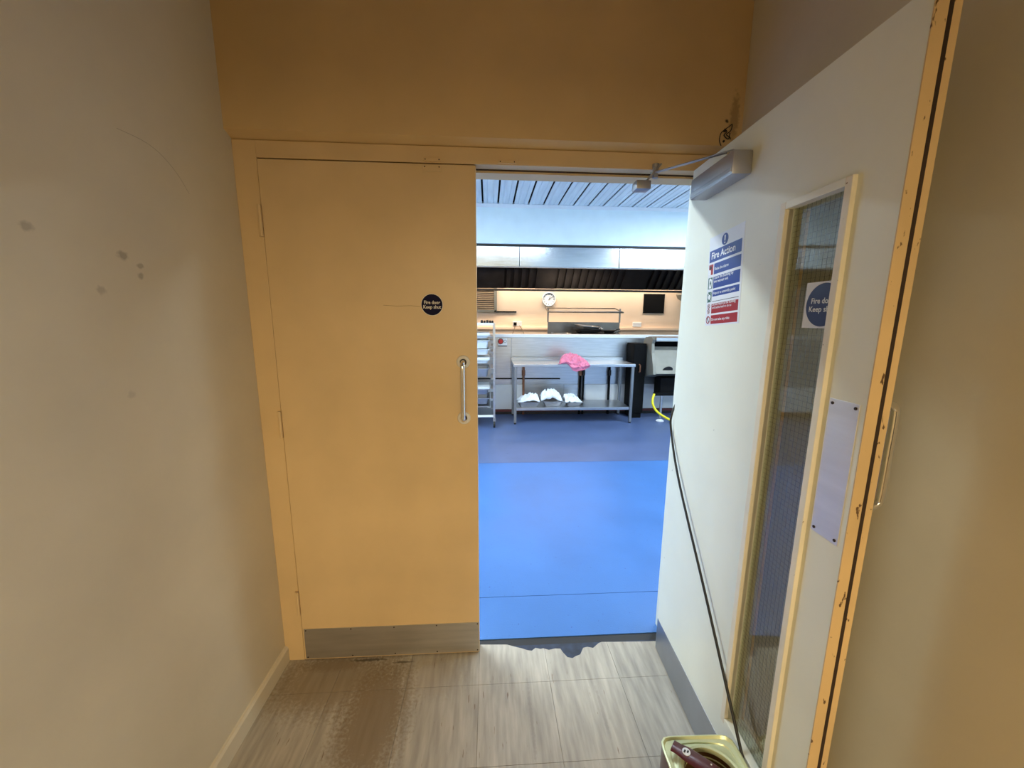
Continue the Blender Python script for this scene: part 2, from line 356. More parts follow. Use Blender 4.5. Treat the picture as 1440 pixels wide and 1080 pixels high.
# ------------------------------------------------------------------ right leaf (open towards us); local x = from hinge, y = into leaf
A2 = math.atan2(-.99898649, -.0450111)
def leafroot(name): return empty(name, (1.52746, -.01623, 0), A2)
d2 = leafroot('door_2'); struct(d2, 'open white painted fire door leaf with a narrow wired glass panel')
T = .0434; DW = .7974; WX0, WX1, WZ0, WZ1 = .523, .690, .262, 1.712
lf = MB()
t = bmesh.new()
def leaf_ring(bm):
    xs = [0, WX0, WX1, DW]; zs = [.005, WZ0, WZ1, 1.978]
    V = [[[bm.verts.new((x, y, z)) for z in zs] for x in xs] for y in (0, T)]
    for i in range(3):
        for j in range(3):
            if i == 1 and j == 1: continue
            for q in (0, 1): bm.faces.new((V[q][i][j], V[q][i+1][j], V[q][i+1][j+1], V[q][i][j+1]))
    F, B = V
    for i in range(3):
        for j in (0, 3): bm.faces.new((F[i][j], F[i+1][j], B[i+1][j], B[i][j])); bm.faces.new((F[j][i], F[j][i+1], B[j][i+1], B[j][i]))
    for a, b in (((1, 1), (2, 1)), ((2, 1), (2, 2)), ((2, 2), (1, 2)), ((1, 2), (1, 1))):
        bm.faces.new((F[a[0]][a[1]], F[b[0]][b[1]], B[b[0]][b[1]], B[a[0]][a[1]]))
leaf_ring(t); lf.add(t); lf.build('leaf', m_white_leaf, d2)
e = MB().box(DW-.001, DW+.0012, -.0004, T+.0004, .005, 1.979); e.build('leaf_edge', m_cream_edge, d2)['label'] = 'chipped cream painted edge'
box('edge_seal', m_seal, d2, DW-.004, DW+.0016, .0225, .0300, .005, 1.978)
box('back_face', m_cream, d2, .0, DW-.001, T, T+.0006, .005, .25)
k = box('kick_plate', m_steel_d, d2, .004, DW-.006, -.0018, .0005, .008, .1536, bev=.0006); k['label'] = 'dull steel kick plate along the bottom'
# glazing beads (front set proud of the face)
GB = .015                                   # glass depth
def bead(x0, x1, z0, z1): MB().box(x0, x1, -.010, GB-.003, z0, z1, bev=.0015).build('glazing_bead', m_bead if (z1-z0) > .5 else m_white_leaf, d2)
bead(WX0-.019, WX0, WZ0-.018, WZ1+.016); bead(WX1-.004, WX1+.013, WZ0-.018, WZ1+.016)
bead(WX0, WX1-.004, WZ1-.001, WZ1+.016); bead(WX0, WX1-.004, WZ0-.018, WZ0+.001)
for x0, x1, z0, z1 in ((WX0-.02, WX0, WZ0-.02, WZ1+.02), (WX1, WX1+.02, WZ0-.02, WZ1+.02)):
    box('glazing_bead', m_cream, d2, x0, x1, GB+.006, T+.008, z0, z1)
box('glass_pane', m_glass, d2, WX0, WX1, GB-.003, GB+.003, WZ0, WZ1)
wm = MB(); p_ = .0127
for i in range(1, int((WX1-WX0)/p_)): wm.box(WX0+i*p_-.0002, WX0+i*p_+.0002, GB-.0003, GB+.0003, WZ0, WZ1)
for i in range(1, int((WZ1-WZ0)/p_)): wm.box(WX0, WX1, GB-.0003, GB+.0003, WZ0+i*p_-.0002, WZ0+i*p_+.0002)
wm.build('wire_mesh', m_wire, d2)['kind'] = 'stuff'
pp = box('push_plate', m_plate, d2, .7165, .7845, -.0016, .0005, .999, 1.293, bev=.0005); pp['label'] = 'brushed steel push plate'
s_ = MB()
for x in (.724, .777):
    for z in (1.008, 1.284): s_.cyl((x, -.0028, z), (x, 0, z), .0032, 10)
s_.build('screw', m_seal, pp)
MB().tube(ease([(.755, T-.004, 1.29), (.755, T+.035, 1.29), (.755, T+.052, 1.282), (.755, T+.056, 1.262), (.755, T+.056, 1.18), (.755, T+.056, 1.095), (.755, T+.052, 1.078), (.755, T+.035, 1.07), (.755, T-.004, 1.07)], 6), .0085, 14).build('pull_handle', m_chrome, d2, smooth=True)
# door closer on the leaf, arm up to the frame head
cb = MB().box(.108, .356, -.056, .0, 1.846, 1.910, bev=.007).build('closer_body', m_closer, d2, smooth=True); cb['label'] = 'silver overhead door closer body'
MB().box(.112, .352, -.0575, -.052, 1.853, 1.866, bev=.002).build('closer_trim', m_steel_d, cb)
MB().cyl((.29, -.028, 1.905), (.29, -.028, 1.926), .010, 16).build('closer_pinion', m_chrome, cb)
# arm pieces in world space, parented to frame (they hang from the frame head)
ar = MB()
ar.box(-.172, .172, -.007, .007, -.002, .002, bev=.001, M=Matrix.Translation(((1.4865+1.385)/2, (-.305-.004)/2, (1.930+1.972)/2)) @ Vector((1.385-1.4865, .301, .042)).to_track_quat('X', 'Z').to_matrix().to_4x4())
ao = ar.build('closer_arm', m_steel_d, tr, smooth=True)
fo = MB().box(-.055, .055, -.012, .012, -.003, .003, bev=.001, M=Matrix.Translation((1.372, -.004, 1.958)) @ Matrix.Rotation(math.radians(-50), 4, 'Y'))
fo.cyl((1.392, -.002, 1.955), (1.392, -.002, 1.998), .010, 14); fo.cyl((1.392, -.002, 1.990), (1.392, -.002, 2.002), .012, 14)
MB().box(1.318, 1.372, -.022, .026, 1.912, 1.942, bev=.004).build('closer_bracket', m_closer, tr, smooth=True)
fo.build('closer_link', m_closer, tr, smooth=True)

# square sticker on the glass
st = leafroot('glass_sign'); tag(st, 'square white sticker with blue disc Fire door Keep shut on the wired glass', 'sign')
gy = GB-.0032
box('backing', m_creamprint, st, .596, .694, gy-.0006, gy, 1.434, 1.534)
MB().lathe([(0, 0), (0, .0006), (.0465, .0006), (.0465, 0)], 48, Matrix.Translation((.648, gy-.0004, 1.484)) @ Matrix.Rotation(math.radians(90), 4, 'X')).build('disc', m_bluesign, st)
text('lettering', 'Fire door', .0168, m_creamprint, st, at(.646, gy-.0013, 1.4925), .018, 'CENTER', width=.062)
text('lettering', 'Keep shut', .0168, m_creamprint, st, at(.646, gy-.0013, 1.4745), .018, 'CENTER', width=.070)

# Fire Action poster, slightly tilted on the leaf
fp = leafroot('fire_action_poster'); tag(fp, 'white Fire Action notice with blue and red panels on open door', 'sign')
PM = Matrix.Translation((.2655, 0, 1.5775)) @ Matrix.Rotation(math.radians(-3.6), 4, 'Y')
def pbox(name, m, x0, x1, z0, z1, d0=.0006, d1=.0010):
    return MB().box(x0, x1, -d1, -d0, z0, z1, M=PM).build(name, m, fp)
def ptext(body, x, z, size, m=m_print, bold=.012, align='LEFT'):
    return text('lettering', body, size, m, fp, PM @ Matrix.Translation((x, -.0013, z)) @ FACE_Y, bold, align)
def poly(name, m, pts, d0=.0010, d1=.0013):
    t = MB().prism([(a, b) for a, b in pts], 'y', -d1, -d0); 
    bmesh.ops.transform(t.bm, matrix=PM, verts=t.bm.verts); return t.build(name, m, fp)
def ring(name, m, x, z, ro, ri, d=.0012):
    n = 28; t = bmesh.new()
    A = [t.verts.new((x+ro*math.cos(2*PI*k/n), -d, z+ro*math.sin(2*PI*k/n))) for k in range(n)]
    B = [t.verts.new((x+ri*math.cos(2*PI*k/n), -d, z+ri*math.sin(2*PI*k/n))) for k in range(n)]
    for k in range(n): t.faces.new((A[k], A[(k+1) % n], B[(k+1) % n], B[k]))
    return MB().add(t, PM).build(name, m, fp)
def disc(name, m, x, z, r, d=.0011):
    return poly(name, m, [(x+r*math.cos(2*PI*k/28), z+r*math.sin(2*PI*k/28)) for k in range(28)], .0006, d)
pbox('sheet', m_poster, -.0945, .0945, -.1425, .1425, 0, .0006)
disc('warning_disc', m_bluesign2, -.004, .119, .0175)
poly('exclamation_mark', m_print, [(-.0075, .131), (-.0005, .131), (-.002, .114), (-.006, .114)], .0011, .0014)
disc('exclamation_mark', m_print, -.004, .1085, .0028, .0014)
pbox('heading_panel', m_bluesign2, -.089, .085, .062, .099); ptext('Fire Action', -.078, .0805, .0295, bold=.022)
pbox('blue_panel', m_bluesign2, -.058, .086, .021, .055); ptext('Raise the alarm', -.053, .037, .0125)
pbox('blue_panel', m_bluesign2, -.058, .086, -.024, .013); ptext('Leave the building by\nthe nearest exit', -.053, .003, .0125)
pbox('blue_panel', m_bluesign2, -.058, .086, -.050, -.030); ptext('Report to assembly point', -.053, -.040, .0118)
pbox('write_in_line', m_dark, -.058, .086, -.0665, -.065)
pbox('red_panel', m_redsign, -.060, .086, -.104, -.073); ptext('Do not return to the building\nuntil authorised to do so', -.056, -.081, .0108)
pbox('red_panel', m_redsign, -.060, .086, -.138, -.110); ptext('Do not take any risks', -.056, -.124, .0118)
# pictograms
pbox('pictogram', m_redsign, -.089, -.064, .022, .055); poly('pictogram', m_print, [(-.089, .022), (-.076, .022), (-.076, .036), (-.084, .040), (-.089, .038)]); disc('pictogram', m_dark, -.078, .045, .006, .0014)
pbox('pictogram', m_green, -.089, -.064, -.023, .013); poly('pictogram', m_print, [(-.083, -.021), (-.068, -.021), (-.066, .004), (-.074, .011), (-.083, .009)]); poly('pictogram', m_green, [(-.079, -.004), (-.072, .004), (-.070, -.006), (-.076, -.016)], .0013, .0016)
pbox('pictogram', m_green, -.089, -.064, -.066, -.033); disc('pictogram', m_print, -.0765, -.0495, .008, .0014)
for a, b in (((-.088, -.034), (-.081, -.042)), ((-.065, -.034), (-.072, -.042)), ((-.088, -.065), (-.081, -.057)), ((-.065, -.065), (-.072, -.057))):
    poly('pictogram', m_print, [(a[0]-.001, a[1]), (a[0]+.001, a[1]+.001), (b[0]+.001, b[1]+.001), (b[0]-.001, b[1])])
for z in (-.080, -.096, -.124):
    r_ = .0075 if z > -.11 else .0125
    ring('pictogram', m_redsign, -.077, z, r_, r_*.72); poly('pictogram', m_dark, [(-.077-r_*.6, z+r_*.5), (-.077-r_*.45, z+r_*.65), (-.077+r_*.6, z-r_*.5), (-.077+r_*.45, z-r_*.65)])

# ------------------------------------------------------------------ black cable along the open leaf
Lm = Matrix.Translation((1.52746, -.01623, 0)) @ Matrix.Rotation(A2, 4, 'Z')
cpts = [Lm @ Vector((-.014, .046, 1.21)), Lm @ Vector((-.013, .02, 1.14)), Lm @ Vector((-.008, -.006, 1.07)), Lm @ Vector((.004, -.007, 1.0)), Lm @ Vector((.12, -.014, .84)), Lm @ Vector((.372, -.016, .558)),
        Lm @ Vector((.62, -.015, .262)), Lm @ Vector((.76, -.015, .09)), Lm @ Vector((.85, -.02, .012)), Lm @ Vector((1.05, -.08, .0045)), Lm @ Vector((1.3, -.10, .0045))]
tag(MB().tube(ease(cpts, 8), .0042, 10).build('cable', m_dark, smooth=True), 'black cable stretched diagonally down the open white door', 'cable')

# ------------------------------------------------------------------ square tin in front of the open leaf
tn = empty('oil_tin', (1.372, -.690, 0), math.radians(-1.5)); tag(tn, 'square dark red tin with pale gold cut-open top beside open door', 'tin')
HT = .27; w = .104
def loft(levels, cap_first=False, cap_last=False):
    t = bmesh.new(); R_ = [[t.verts.new(p) for p in lv] for lv in levels]; n = len(R_[0])
    for A, B in zip(R_, R_[1:]):
        for k in range(n): t.faces.new((A[k], A[(k+1) % n], B[(k+1) % n], B[k]))
    if cap_first: t.faces.new(R_[0][::-1])
    if cap_last: t.faces.new(R_[-1])
    return MB().add(t)
def rr3(s, r, z):                       # rounded square sampled at even angles
    out = []
    for k in range(56):
        a = 2*PI*(k+.5)/56; q = s/((abs(math.cos(a))**9+abs(math.sin(a))**9)**(1/9)); out.append((q*math.cos(a), q*math.sin(a), z))
    return out
loft([rr3(w-.003, .022, .001), rr3(w, .024, .004), rr3(w, .024, HT-.004)], cap_first=True).build('body', m_tinred, tn, smooth=True)
n_ = len(rr3(w, .02, 0))
def circa(r, z): # start angle matches the rounded square's first corner point
    P = rr3(w, .024, 0); return [(r*math.cos(math.atan2(p[1], p[0])), r*math.sin(math.atan2(p[1], p[0])), z) for p in P]
def mixl(a, b, f, z): return [tuple(Vector(p).lerp(Vector(q), f).to_2d())+(z,) for p, q in zip(a, b)]
sq, ci = rr3(w, .024, 0), circa(.082, 0)
top = loft([rr3(w+.0012, .025, HT-.006), rr3(w+.0018, .025, HT), rr3(w-.002, .023, HT+.0015), rr3(w-.006, .021, HT-.005), mixl(rr3(w-.008, .02, 0), ci, .30, HT-.006),
            mixl(rr3(w-.008, .02, 0), ci, .36, HT-.009), mixl(rr3(w-.008, .02, 0), ci, .75, HT-.009), circa(.083, HT-.005), circa(.080, HT), circa(.074, HT-.001), circa(.072, HT-.006), circa(.071, HT-.03)])
top.build('top_rim', m_gold, tn, smooth=True)['label'] = 'pale gold embossed top with round opening'
loft([circa(.0712, HT-.012), circa(.0712, .012), circa(.001, .010)]).build('inside', m_rust, tn, smooth=True)
hnd = MB()
hm = Matrix.Translation((0, 0, HT+.006)) @ Matrix.Rotation(math.radians(-44), 4, 'Z')
t = bmesh.new(); prof = []
for k in range(13):
    x = -.108+.216*k/12; zz = .010*math.sin(PI*k/12)+.002; wv = .0215*(1 if 1 < k < 11 else .82)
    prof.append([t.verts.new((x, yy, zz+hz)) for yy, hz in ((-wv, 0), (-wv*.7, .004), (0, .005), (wv*.7, .004), (wv, 0), (0, -.001))])
for A, B in zip(prof, prof[1:]):
    for k in range(6): t.faces.new((A[k], A[(k+1) % 6], B[(k+1) % 6], B[k]))
t.faces.new(prof[0]); t.faces.new(prof[-1][::-1])
hnd.add(t, hm); ho = hnd.build('handle_strap', m_tinred, tn, smooth=True); ho['label'] = 'dark red strap across the opening'
lg = MB(); 
for q in range(1): lg.lathe([(0, .0005), (.0105, .0003), (.0105, -.0015)], 24, hm @ Matrix.Translation((-.072, 0, .0135)) @ Matrix.Rotation(math.radians(-6), 4, 'Y'))
lg.build('emblem', m_poster, ho)
e2 = MB(); e2.box(-.0055, -.0015, -.006, .002, -.0002, .0008, M=hm @ Matrix.Translation((-.072, 0, .0138))); e2.box(.0015, .0055, -.002, .006, -.0002, .0008, M=hm @ Matrix.Translation((-.072, 0, .0138)))
e2.build('emblem_print', m_dark, ho)
for x, y in ((-.012, .010), (-.008, -.011), (.018, .011), (.022, -.010), (.046, .01), (.05, -.01)):
    MB().cyl(hm @ Vector((x, y, .010)), hm @ Vector((x, y, .0168)), .0022, 8).build('rivet', m_creamprint, ho)

# ================================================================== KITCHEN
fk = struct(box('floor_kitchen', m_under, None, -2.2, 5.2, .068, 6.4, -.06, -.004))
for y0, y1 in ((.069, .336), (.339, 2.237), (2.241, 4.26)):
    o = box('sheet', m_blue if y0 < 2 else m_blue2, fk, -2.2, 5.2, y0, y1, -.004, 0)
    if y0 > 2: o['label'] = 'duller greyish blue far sheet'
struct(box('wall_kitchen_left', m_kwall, None, -2.3, -2.2, .12, 6.4, 0, 2.95))
struct(box('wall_kitchen_right', m_kwall, None, 5.2, 5.3, .12, 6.4, 0, 2.95))
rw = struct(box('wall_back', m_peach, None, -2.3, 5.3, 6.3, 6.42, 0, 2.95))
# plank ceiling
ck = struct(box('ceiling', m_blackp, None, -2.2, 5.2, .12, 6.3, 2.84, 2.95))
PW = .183
pm = MB(); a = PW-.021
prof = [(0, 2.816), (0, 2.805), (a*.22, 2.805), (a*.25, 2.810), (a*.30, 2.810), (a*.33, 2.805), (a*.66, 2.805), (a*.69, 2.810), (a*.74, 2.810), (a*.77, 2.805), (a, 2.805), (a, 2.816)]
pm.prism(prof, 'y', .121, 3.48); p0 = pm.build('plank', m_slat, ck)
x = .727+.007
p0.location.x = x-PW*16
for i in range(1, 40):
    xx = x-PW*16+PW*i
    if xx > 5.0: break
    c = p0.copy(); C.objects.link(c); c.location.x = xx
# hanging bulkhead and canopy hood
wb = struct(box('wall_bulkhead', m_kwall, None, -2.2, 5.2, 3.49, 3.60, 2.352, 2.83))
MB().prism([(3.46, 2.804), (3.49, 2.77), (3.49, 2.804)], 'x', -2.2, 5.2).build('trim_2', m_white)['kind'] = 'structure'
hdx = empty('canopy_hood', (1.5, 3.5, 2.08)); tag(hdx, 'long stainless steel extraction canopy hood above the steel cladding', 'extractor hood')
def hb(name, m, *a, bev=0, par=None):
    o = MB().box(*a, bev=bev).build(name, m, None); o.parent = par or hdx; o.matrix_parent_inverse = Matrix.Translation((-1.5, -3.5, -2.08)) if par is None else Matrix(); return o
for x0, x1 in ((-2.2, -.058), (-.05, 1.172), (1.180, 2.437), (2.445, 3.70), (3.708, 4.95)):
    hb('fascia_panel', m_fascia, x0, x1, 3.50, 3.515, 2.084, 2.322, bev=.003)
hb('joint_backing', m_blackp, -2.19, 4.94, 3.5155, 3.517, 2.09, 2.32)
hb('shadow_gap_strip', m_dark, -2.2, 5.19, 3.52, 3.56, 2.322, 2.352)  # black strip painted in for the shadow gap above the fascia
hb('fascia_lip', m_steel_d, -2.2, 5.19, 3.515, 3.56, 2.076, 2.090)
hb('roof_panel', m_hood, -2.2, 5.19, 3.515, 5.75, 2.62, 2.64)
hb('gutter', m_hood, -2.2, 5.19, 5.55, 5.66, 1.930, 1.962, bev=.004)
fm = Matrix.Translation((0, 5.58, 1.955)) @ Matrix.Rotation(math.radians(-43), 4, 'X')   # local z up the filter bank, tilting towards us
def fbox(name, x0, x1, d0, d1, z0, z1, mm=m_hood, inv=True):
    o = MB().box(x0, x1, d0, d1, z0, z1, M=Matrix.Translation((0, 5.58, 1.955)) @ Matrix.Rotation(math.radians(43), 4, 'X')).build(name, mm, hdx)
    o.matrix_parent_inverse = Matrix.Translation((-1.5, -3.5, -2.08)); return o
fbox('filter_bank', -2.2, 5.19, .03, .045, 0, .98)
for x0, x1 in ((.3, 1.06), (1.62, 1.96), (3.17, 3.60)): fbox('blank_plate', x0, x1, -.012, .03, .03, .96)
for xs, n in ((1.10, 4), (2.0, 8), (3.66, 9), (-1.1, 9)):
    for i in range(n+ (1 if n == 8 else 0)): fbox('baffle', xs+.13*i, xs+.13*i+.066, -.02, .03, .04, .95)
hb('end_panel', m_hood, -2.2, -2.19, 3.52, 5.7, 1.95, 2.62)

# half wall with steel cladding
hw = struct(box('wall_half', m_steel_d, None, -2.2, 5.2, 4.272, 4.37, 0, 1.165))
for x0, x1 in ((-2.2, .02), (.024, 1.122), (1.126, 3.02), (3.024, 5.19)):
    box('panel', m_steel, hw, x0, x1, 4.26, 4.272, .462, 1.160, bev=.002)
for x0, x1 in ((-2.2, .02), (.024, 1.32), (1.324, 1.93), (1.934, 2.26), (2.264, 3.02), (3.024, 5.19)):
    box('panel', m_steel if x0 > 1.3 and x0 < 2.2 else m_white, hw, x0, x1, 4.258, 4.272, .075, .455, bev=.002)
box('cap_rail', m_white, hw, -2.2, 5.19, 4.245, 4.40, 1.166, 1.212, bev=.004)
sk = struct(box('baseboard_kitchen', m_dark, None, -2.2, 5.19, 4.236, 4.2575, 0, .06))
box('stripe', m_dred, sk, -2.2, 5.19, 4.233, 4.252, .040, .074, bev=.003)
co = tag(MB().tube([(-.2, 4.2475, .548), (1.0, 4.2475, .548), (1.87, 4.2475, .546)], .0095, 10).build('conduit', m_blackp, smooth=True), 'black horizontal pipe along the wall behind the steel table', 'pipe')
for x, r, l in ((1.31, .017, 'brown vertical pipe behind the white cloths at left of table'), (2.175, .017, 'left dark pipe of the close vertical pair behind the table'), (2.225, .015, 'right dark pipe of the close vertical pair behind the table'),
                (2.62, .018, 'dark vertical pipe behind the right end of the table')):
    po = empty('pipe', (x, 4.221, 0)); tag(po, l, 'pipe')
    MB().cyl((0, 0, .0), (0, 0, .80), r, 12).build('tube', m_copper if x < 1.5 else m_blackp, po, smooth=True)
    MB().cyl((0, 0, .60), (0, 0, .68), r*1.5, 12).build('coupling', m_copper if x < 2.2 else m_dark, po, smooth=True)
# emergency stop panel
es = empty('stop_switch_panel', (.99, 4.26, 1.10)); tag(es, 'white switch plate with red emergency button on steel wall beside trolley', 'switch')
box('plate', m_white, es, -.066, .07, -.02, 0, -.055, .05, bev=.004)
MB().cyl((-.025, -.02, .008), (-.025, -.05, .008), .032, 24).build('button', m_red, es, smooth=True)
MB().cyl((-.025, -.018, .008), (-.025, -.023, .008), .042, 24).build('collar', m_dark, es, smooth=True)
MB().lathe([(.014, .0), (.014, .006), (.024, .006), (.024, 0)], 20, Matrix.Translation((.042, -.02, .008)) @ Matrix.Rotation(math.radians(90), 4, 'X')).build('key_switch', m_steel_d, es)
box('base_shadow_strip', m_dark, es, -.066, .07, -.018, 0, -.068, -.055)  # black strip painting the shade beneath the plate

# steel table
tb = empty('steel_table', (1.95, 3.95, 0)); tag(tb, 'stainless steel work table with undershelf against the steel wall', 'table')
box('tabletop', m_steel, tb, -.83, .85, -.295, .245, .800, .838, bev=.004)
box('upstand', m_steel, tb, -.83, .85, .233, .245, .836, .875, bev=.002)
box('undershelf', m_steel, tb, -.79, .81, -.27, .225, .190, .230, bev=.004)
box('brace', m_dark, tb, -.79, .81, .1, .13, .10, .15)
for x in (-.80, .82):
    for y in (-.27, .225):
        l_ = MB().box(x-.018, x+.018, y-.018, y+.018, .02, .80, bev=.004).build('leg', m_leg, tb)
        MB().cyl((x, y, 0), (x, y, .03), .016, 12).build('foot', m_dark, l_, smooth=True)

# pink cloth draped over the table edge
def fold(x, y, z, s=1.0, f=1.0):
    p = Vector((x, y, z))*f; return s*(.55*(1-abs(noise.noise(p*11)))**2+.3*(1-abs(noise.noise(p*23+Vector((3, 1, 7)))))**2-.45)
bm = bmesh.new(); NX, NY = 54, 54; V = []
for i in range(NX+1):
    u = i/NX; row = []
    for j in range(NY+1):
        v = j/NY
        x = 1.755+.385*u
        hang = max(0.0, min(1, (u-.22)/.3)); hang = hang*hang*(3-2*hang); hang *= 1-.35*max(0, (u-.8)/.2)
        back = 3.86; front = 3.645
        env = math.sin(PI*min(1, max(0, u)))**.45
        if v < .6:
            f = v/.6; y = back+(front-back)*f; z = .842+.115*math.sin(PI*(f*.75+.12))*env*(1+.25*math.sin(u*5+1))
        else:
            f = (v-.6)/.4; zt = .842+.115*math.sin(PI*.87)*env
            y = front-.022*math.sin(PI*min(1, f*1.1))-.012*hang; z = zt-(zt-.845+.1*hang*(.55+.45*math.sin(PI*min(1, (u-.1)*1.05))))*f
        k = fold(u*1.3+v*.8, v*1.2-u*.5, .3, 1.0, .34)
        z += .10*k*env*(1 if v < .6 else .35); y -= .06*k*(0.2 if v < .6 else 1)+0
        x += .02*noise.noise(Vector((u*4, v*7, 5)))-.05*(v-.5)*(1-u)+.04*(v-.6)*u
        if y > 3.655 and z < .842: z = .842
        row.append(bm.verts.new((x, min(y, 3.642) if v >= .6 and z < .842 else y, z)))
    V.append(row)
for i in range(NX):
    for j in range(NY): bm.faces.new((V[i][j], V[i+1][j], V[i+1][j+1], V[i][j+1]))
pk = MB().add(bm).build('pink_cloth', m_pink, smooth=True); tag(pk, 'crumpled pink cloth hanging over the front edge of the steel table', 'cloth')
so = pk.modifiers.new('thick', 'SOLIDIFY'); so.thickness = .004; so.offset = 1

# trays and white cloths on the undershelf
def tray(x, y, sx, sy, h, label, rot=0):
    o = empty('food_tray', (x, y, .2305), rot); tag(o, label, 'tray', None)
    def rc(s1, s2, r, z): return [(a, b, z) for a, b in rrect(-s1, s1, -s2, s2, r, 4)]
    loft([rc(sx-.045, sy-.045, .03, .0), rc(sx-.012, sy-.012, .035, h-.004), rc(sx, sy, .04, h), rc(sx, sy, .04, h-.005)], cap_first=True).build('pan', m_foil, o, smooth=True)
    return o
def heap(name, x, y, z, sx, sy, h, seed, label, peak=(0, 0), m_=m_wcloth):
    bm = bmesh.new(); n = 40; G = []
    for i in range(n+1):
        row = []
        for j in range(n+1):
            a = -1+2*i/n; b = -1+2*j/n; r = max(abs(a), abs(b)); rad = math.hypot(a-peak[0], b-peak[1])
            k = fold(a*.9+seed, b*.9-seed*2, seed*.7, 1.0, .17)
            e = max(0, 1-(rad/1.35)**2)
            zz = h*(.12+.88*e)*(1 if r < .98 else .5)+.17*k*e
            wx = 1+.10*noise.noise(Vector((a*2, b*2, seed)))
            row.append(bm.verts.new((x+a*sx*wx, y+b*sy*wx, z+max(.002, zz))))
        G.append(row)
    for i in range(n):
        for j in range(n): bm.faces.new((G[i][j], G[i+1][j], G[i+1][j+1], G[i][j+1]))
    o = MB().add(bm).build(name, m_, smooth=True); s2 = o.modifiers.new('thick', 'SOLIDIFY'); s2.thickness = .003; s2.offset = 1
    return tag(o, label, 'cloth')
tray(1.345, 3.80, .168, .115, .072, 'leftmost shallow tray on the undershelf of the steel table')
tray(1.685, 3.83, .155, .115, .078, 'middle shallow tray on the undershelf of the steel table')
tray(1.985, 3.83, .135, .11, .060, 'rightmost shallow tray on the undershelf of the steel table', .06)
heap('white_cloth', 1.335, 3.80, .300, .15, .10, .07, 1.3, 'crumpled white cloth heaped in the leftmost tray', (.3, .1))
heap('white_cloth', 1.665, 3.83, .306, .145, .10, .115, 5.1, 'tallest crumpled white cloth heaped in the middle tray', (-.1, 0))
heap('white_cloth', 1.975, 3.83, .289, .12, .095, .055, 9.4, 'low crumpled white cloth in the rightmost tray', (-.3, .2))

# rack trolley at left, partly behind the closed leaf
rk = empty('rack_trolley', (.585, 3.76, 0)); tag(rk, 'white tray rack trolley on castors partly hidden by closed door', 'trolley')
for x in (-.275, .275):
    for y in (-.24, .24): box('post', m_steel, rk, x-.013, x+.013, y-.013, y+.013, .14, 1.385, bev=.003)
for y in (-.24, .24):
    box('rail', m_white, rk, -.262, .262, y-.012, y+.012, 1.355, 1.383, bev=.003); box('rail', m_white, rk, -.262, .262, y-.012, y+.012, .145, .172, bev=.003)
box('top_sheet', m_steel_d, rk, -.262, .262, -.23, .23, 1.36, 1.372); box('bottom_sheet', m_steel_d, rk, -.262, .262, -.23, .23, .150, .160)
shelves = [.262, .40, .53, .665, .80, .945, 1.02, 1.09, 1.16, 1.22]
for z in shelves:
    for x in (-.25, .25): box('runner', m_steel_d, rk, x-.022, x+.016, -.236, .236, z-.010, z-.002)
for x in (-.275, .275):
    for y in (-.24, .24):
        c_ = box('castor', m_steel_d, rk, x-.018, x+.018, y-.02, y+.02, .085, .14, bev=.004)
        MB().cyl((x-.013, y, .048), (x+.013, y, .048), .047, 18).build('wheel', m_dark, c_, smooth=True)
def pan(z, h, mm, label, lid=None, dx=.0, w_=.205):
    o = empty('storage_pan', (.585+dx, 3.76, z)); tag(o, label, 'pan')
    def rc(s1, s2, r, z): return [(a, b, z) for a, b in rrect(-s1, s1, -s2, s2, r, 4)]
    loft([rc(w_-.02, .20, .03, 0), rc(w_-.006, .215, .03, h-.012), rc(w_+.012, .228, .03, h-.010), rc(w_+.012, .228, .03, h), rc(w_-.005, .214, .03, h)], cap_first=True).build('pan_body', mm, o, smooth=True)
    if lid: MB().box(-w_-.010, w_+.010, -.226, .226, h, h+.026, bev=.008).build('lid', lid, o, smooth=True)
pan(.2625, .03, m_steel_d, 'flat steel tray on the lowest runners of the trolley')
pan(.315, .085, m_steel_d, 'steel pan second from the bottom of the trolley')
pan(.445, .075, m_steel, 'steel pan third from the bottom of the trolley, under a loose film', m_plastic)
pan(.685, .11, m_steel_d, 'deep steel pan at the middle height of the trolley')
pan(.86, .05, m_plastic, 'shallow white lidded box above the deep steel pan in trolley', m_white)
pan(.975, .07, m_plastic, 'milky plastic box in upper half of the trolley', None)
pan(1.055, .105, m_plastic, 'tall milky plastic box under the topmost tray of the trolley', None)
pan(1.19, .04, m_plastic, 'topmost lidded white tray inside the trolley', m_white)
for i, (x, r, h) in enumerate(((.70, .016, .034), (.735, .015, .03), (.772, .017, .036), (.808, .016, .032), (.838, .013, .03))):
    j = empty('spice_jar', (x, 3.60+.02*(i % 2), 1.384)); tag(j, ['leftmost small dark jar', 'second small dark jar from the left', 'middle small dark jar', 'fourth small dark jar from the left', 'rightmost and smallest dark jar'][i]+' in the row on top of the trolley', 'jar', 'dark jars on the trolley top')
    MB().lathe([(0, 0), (r, 0), (r, h*.7), (r*.8, h*.75), (0, h*.75)], 14).build('jar_body', m_dark, j, smooth=True)
    MB().cyl((0, 0, h*.72), (0, 0, h), r*.85, 14).build('lid', m_blackp, j, smooth=True)

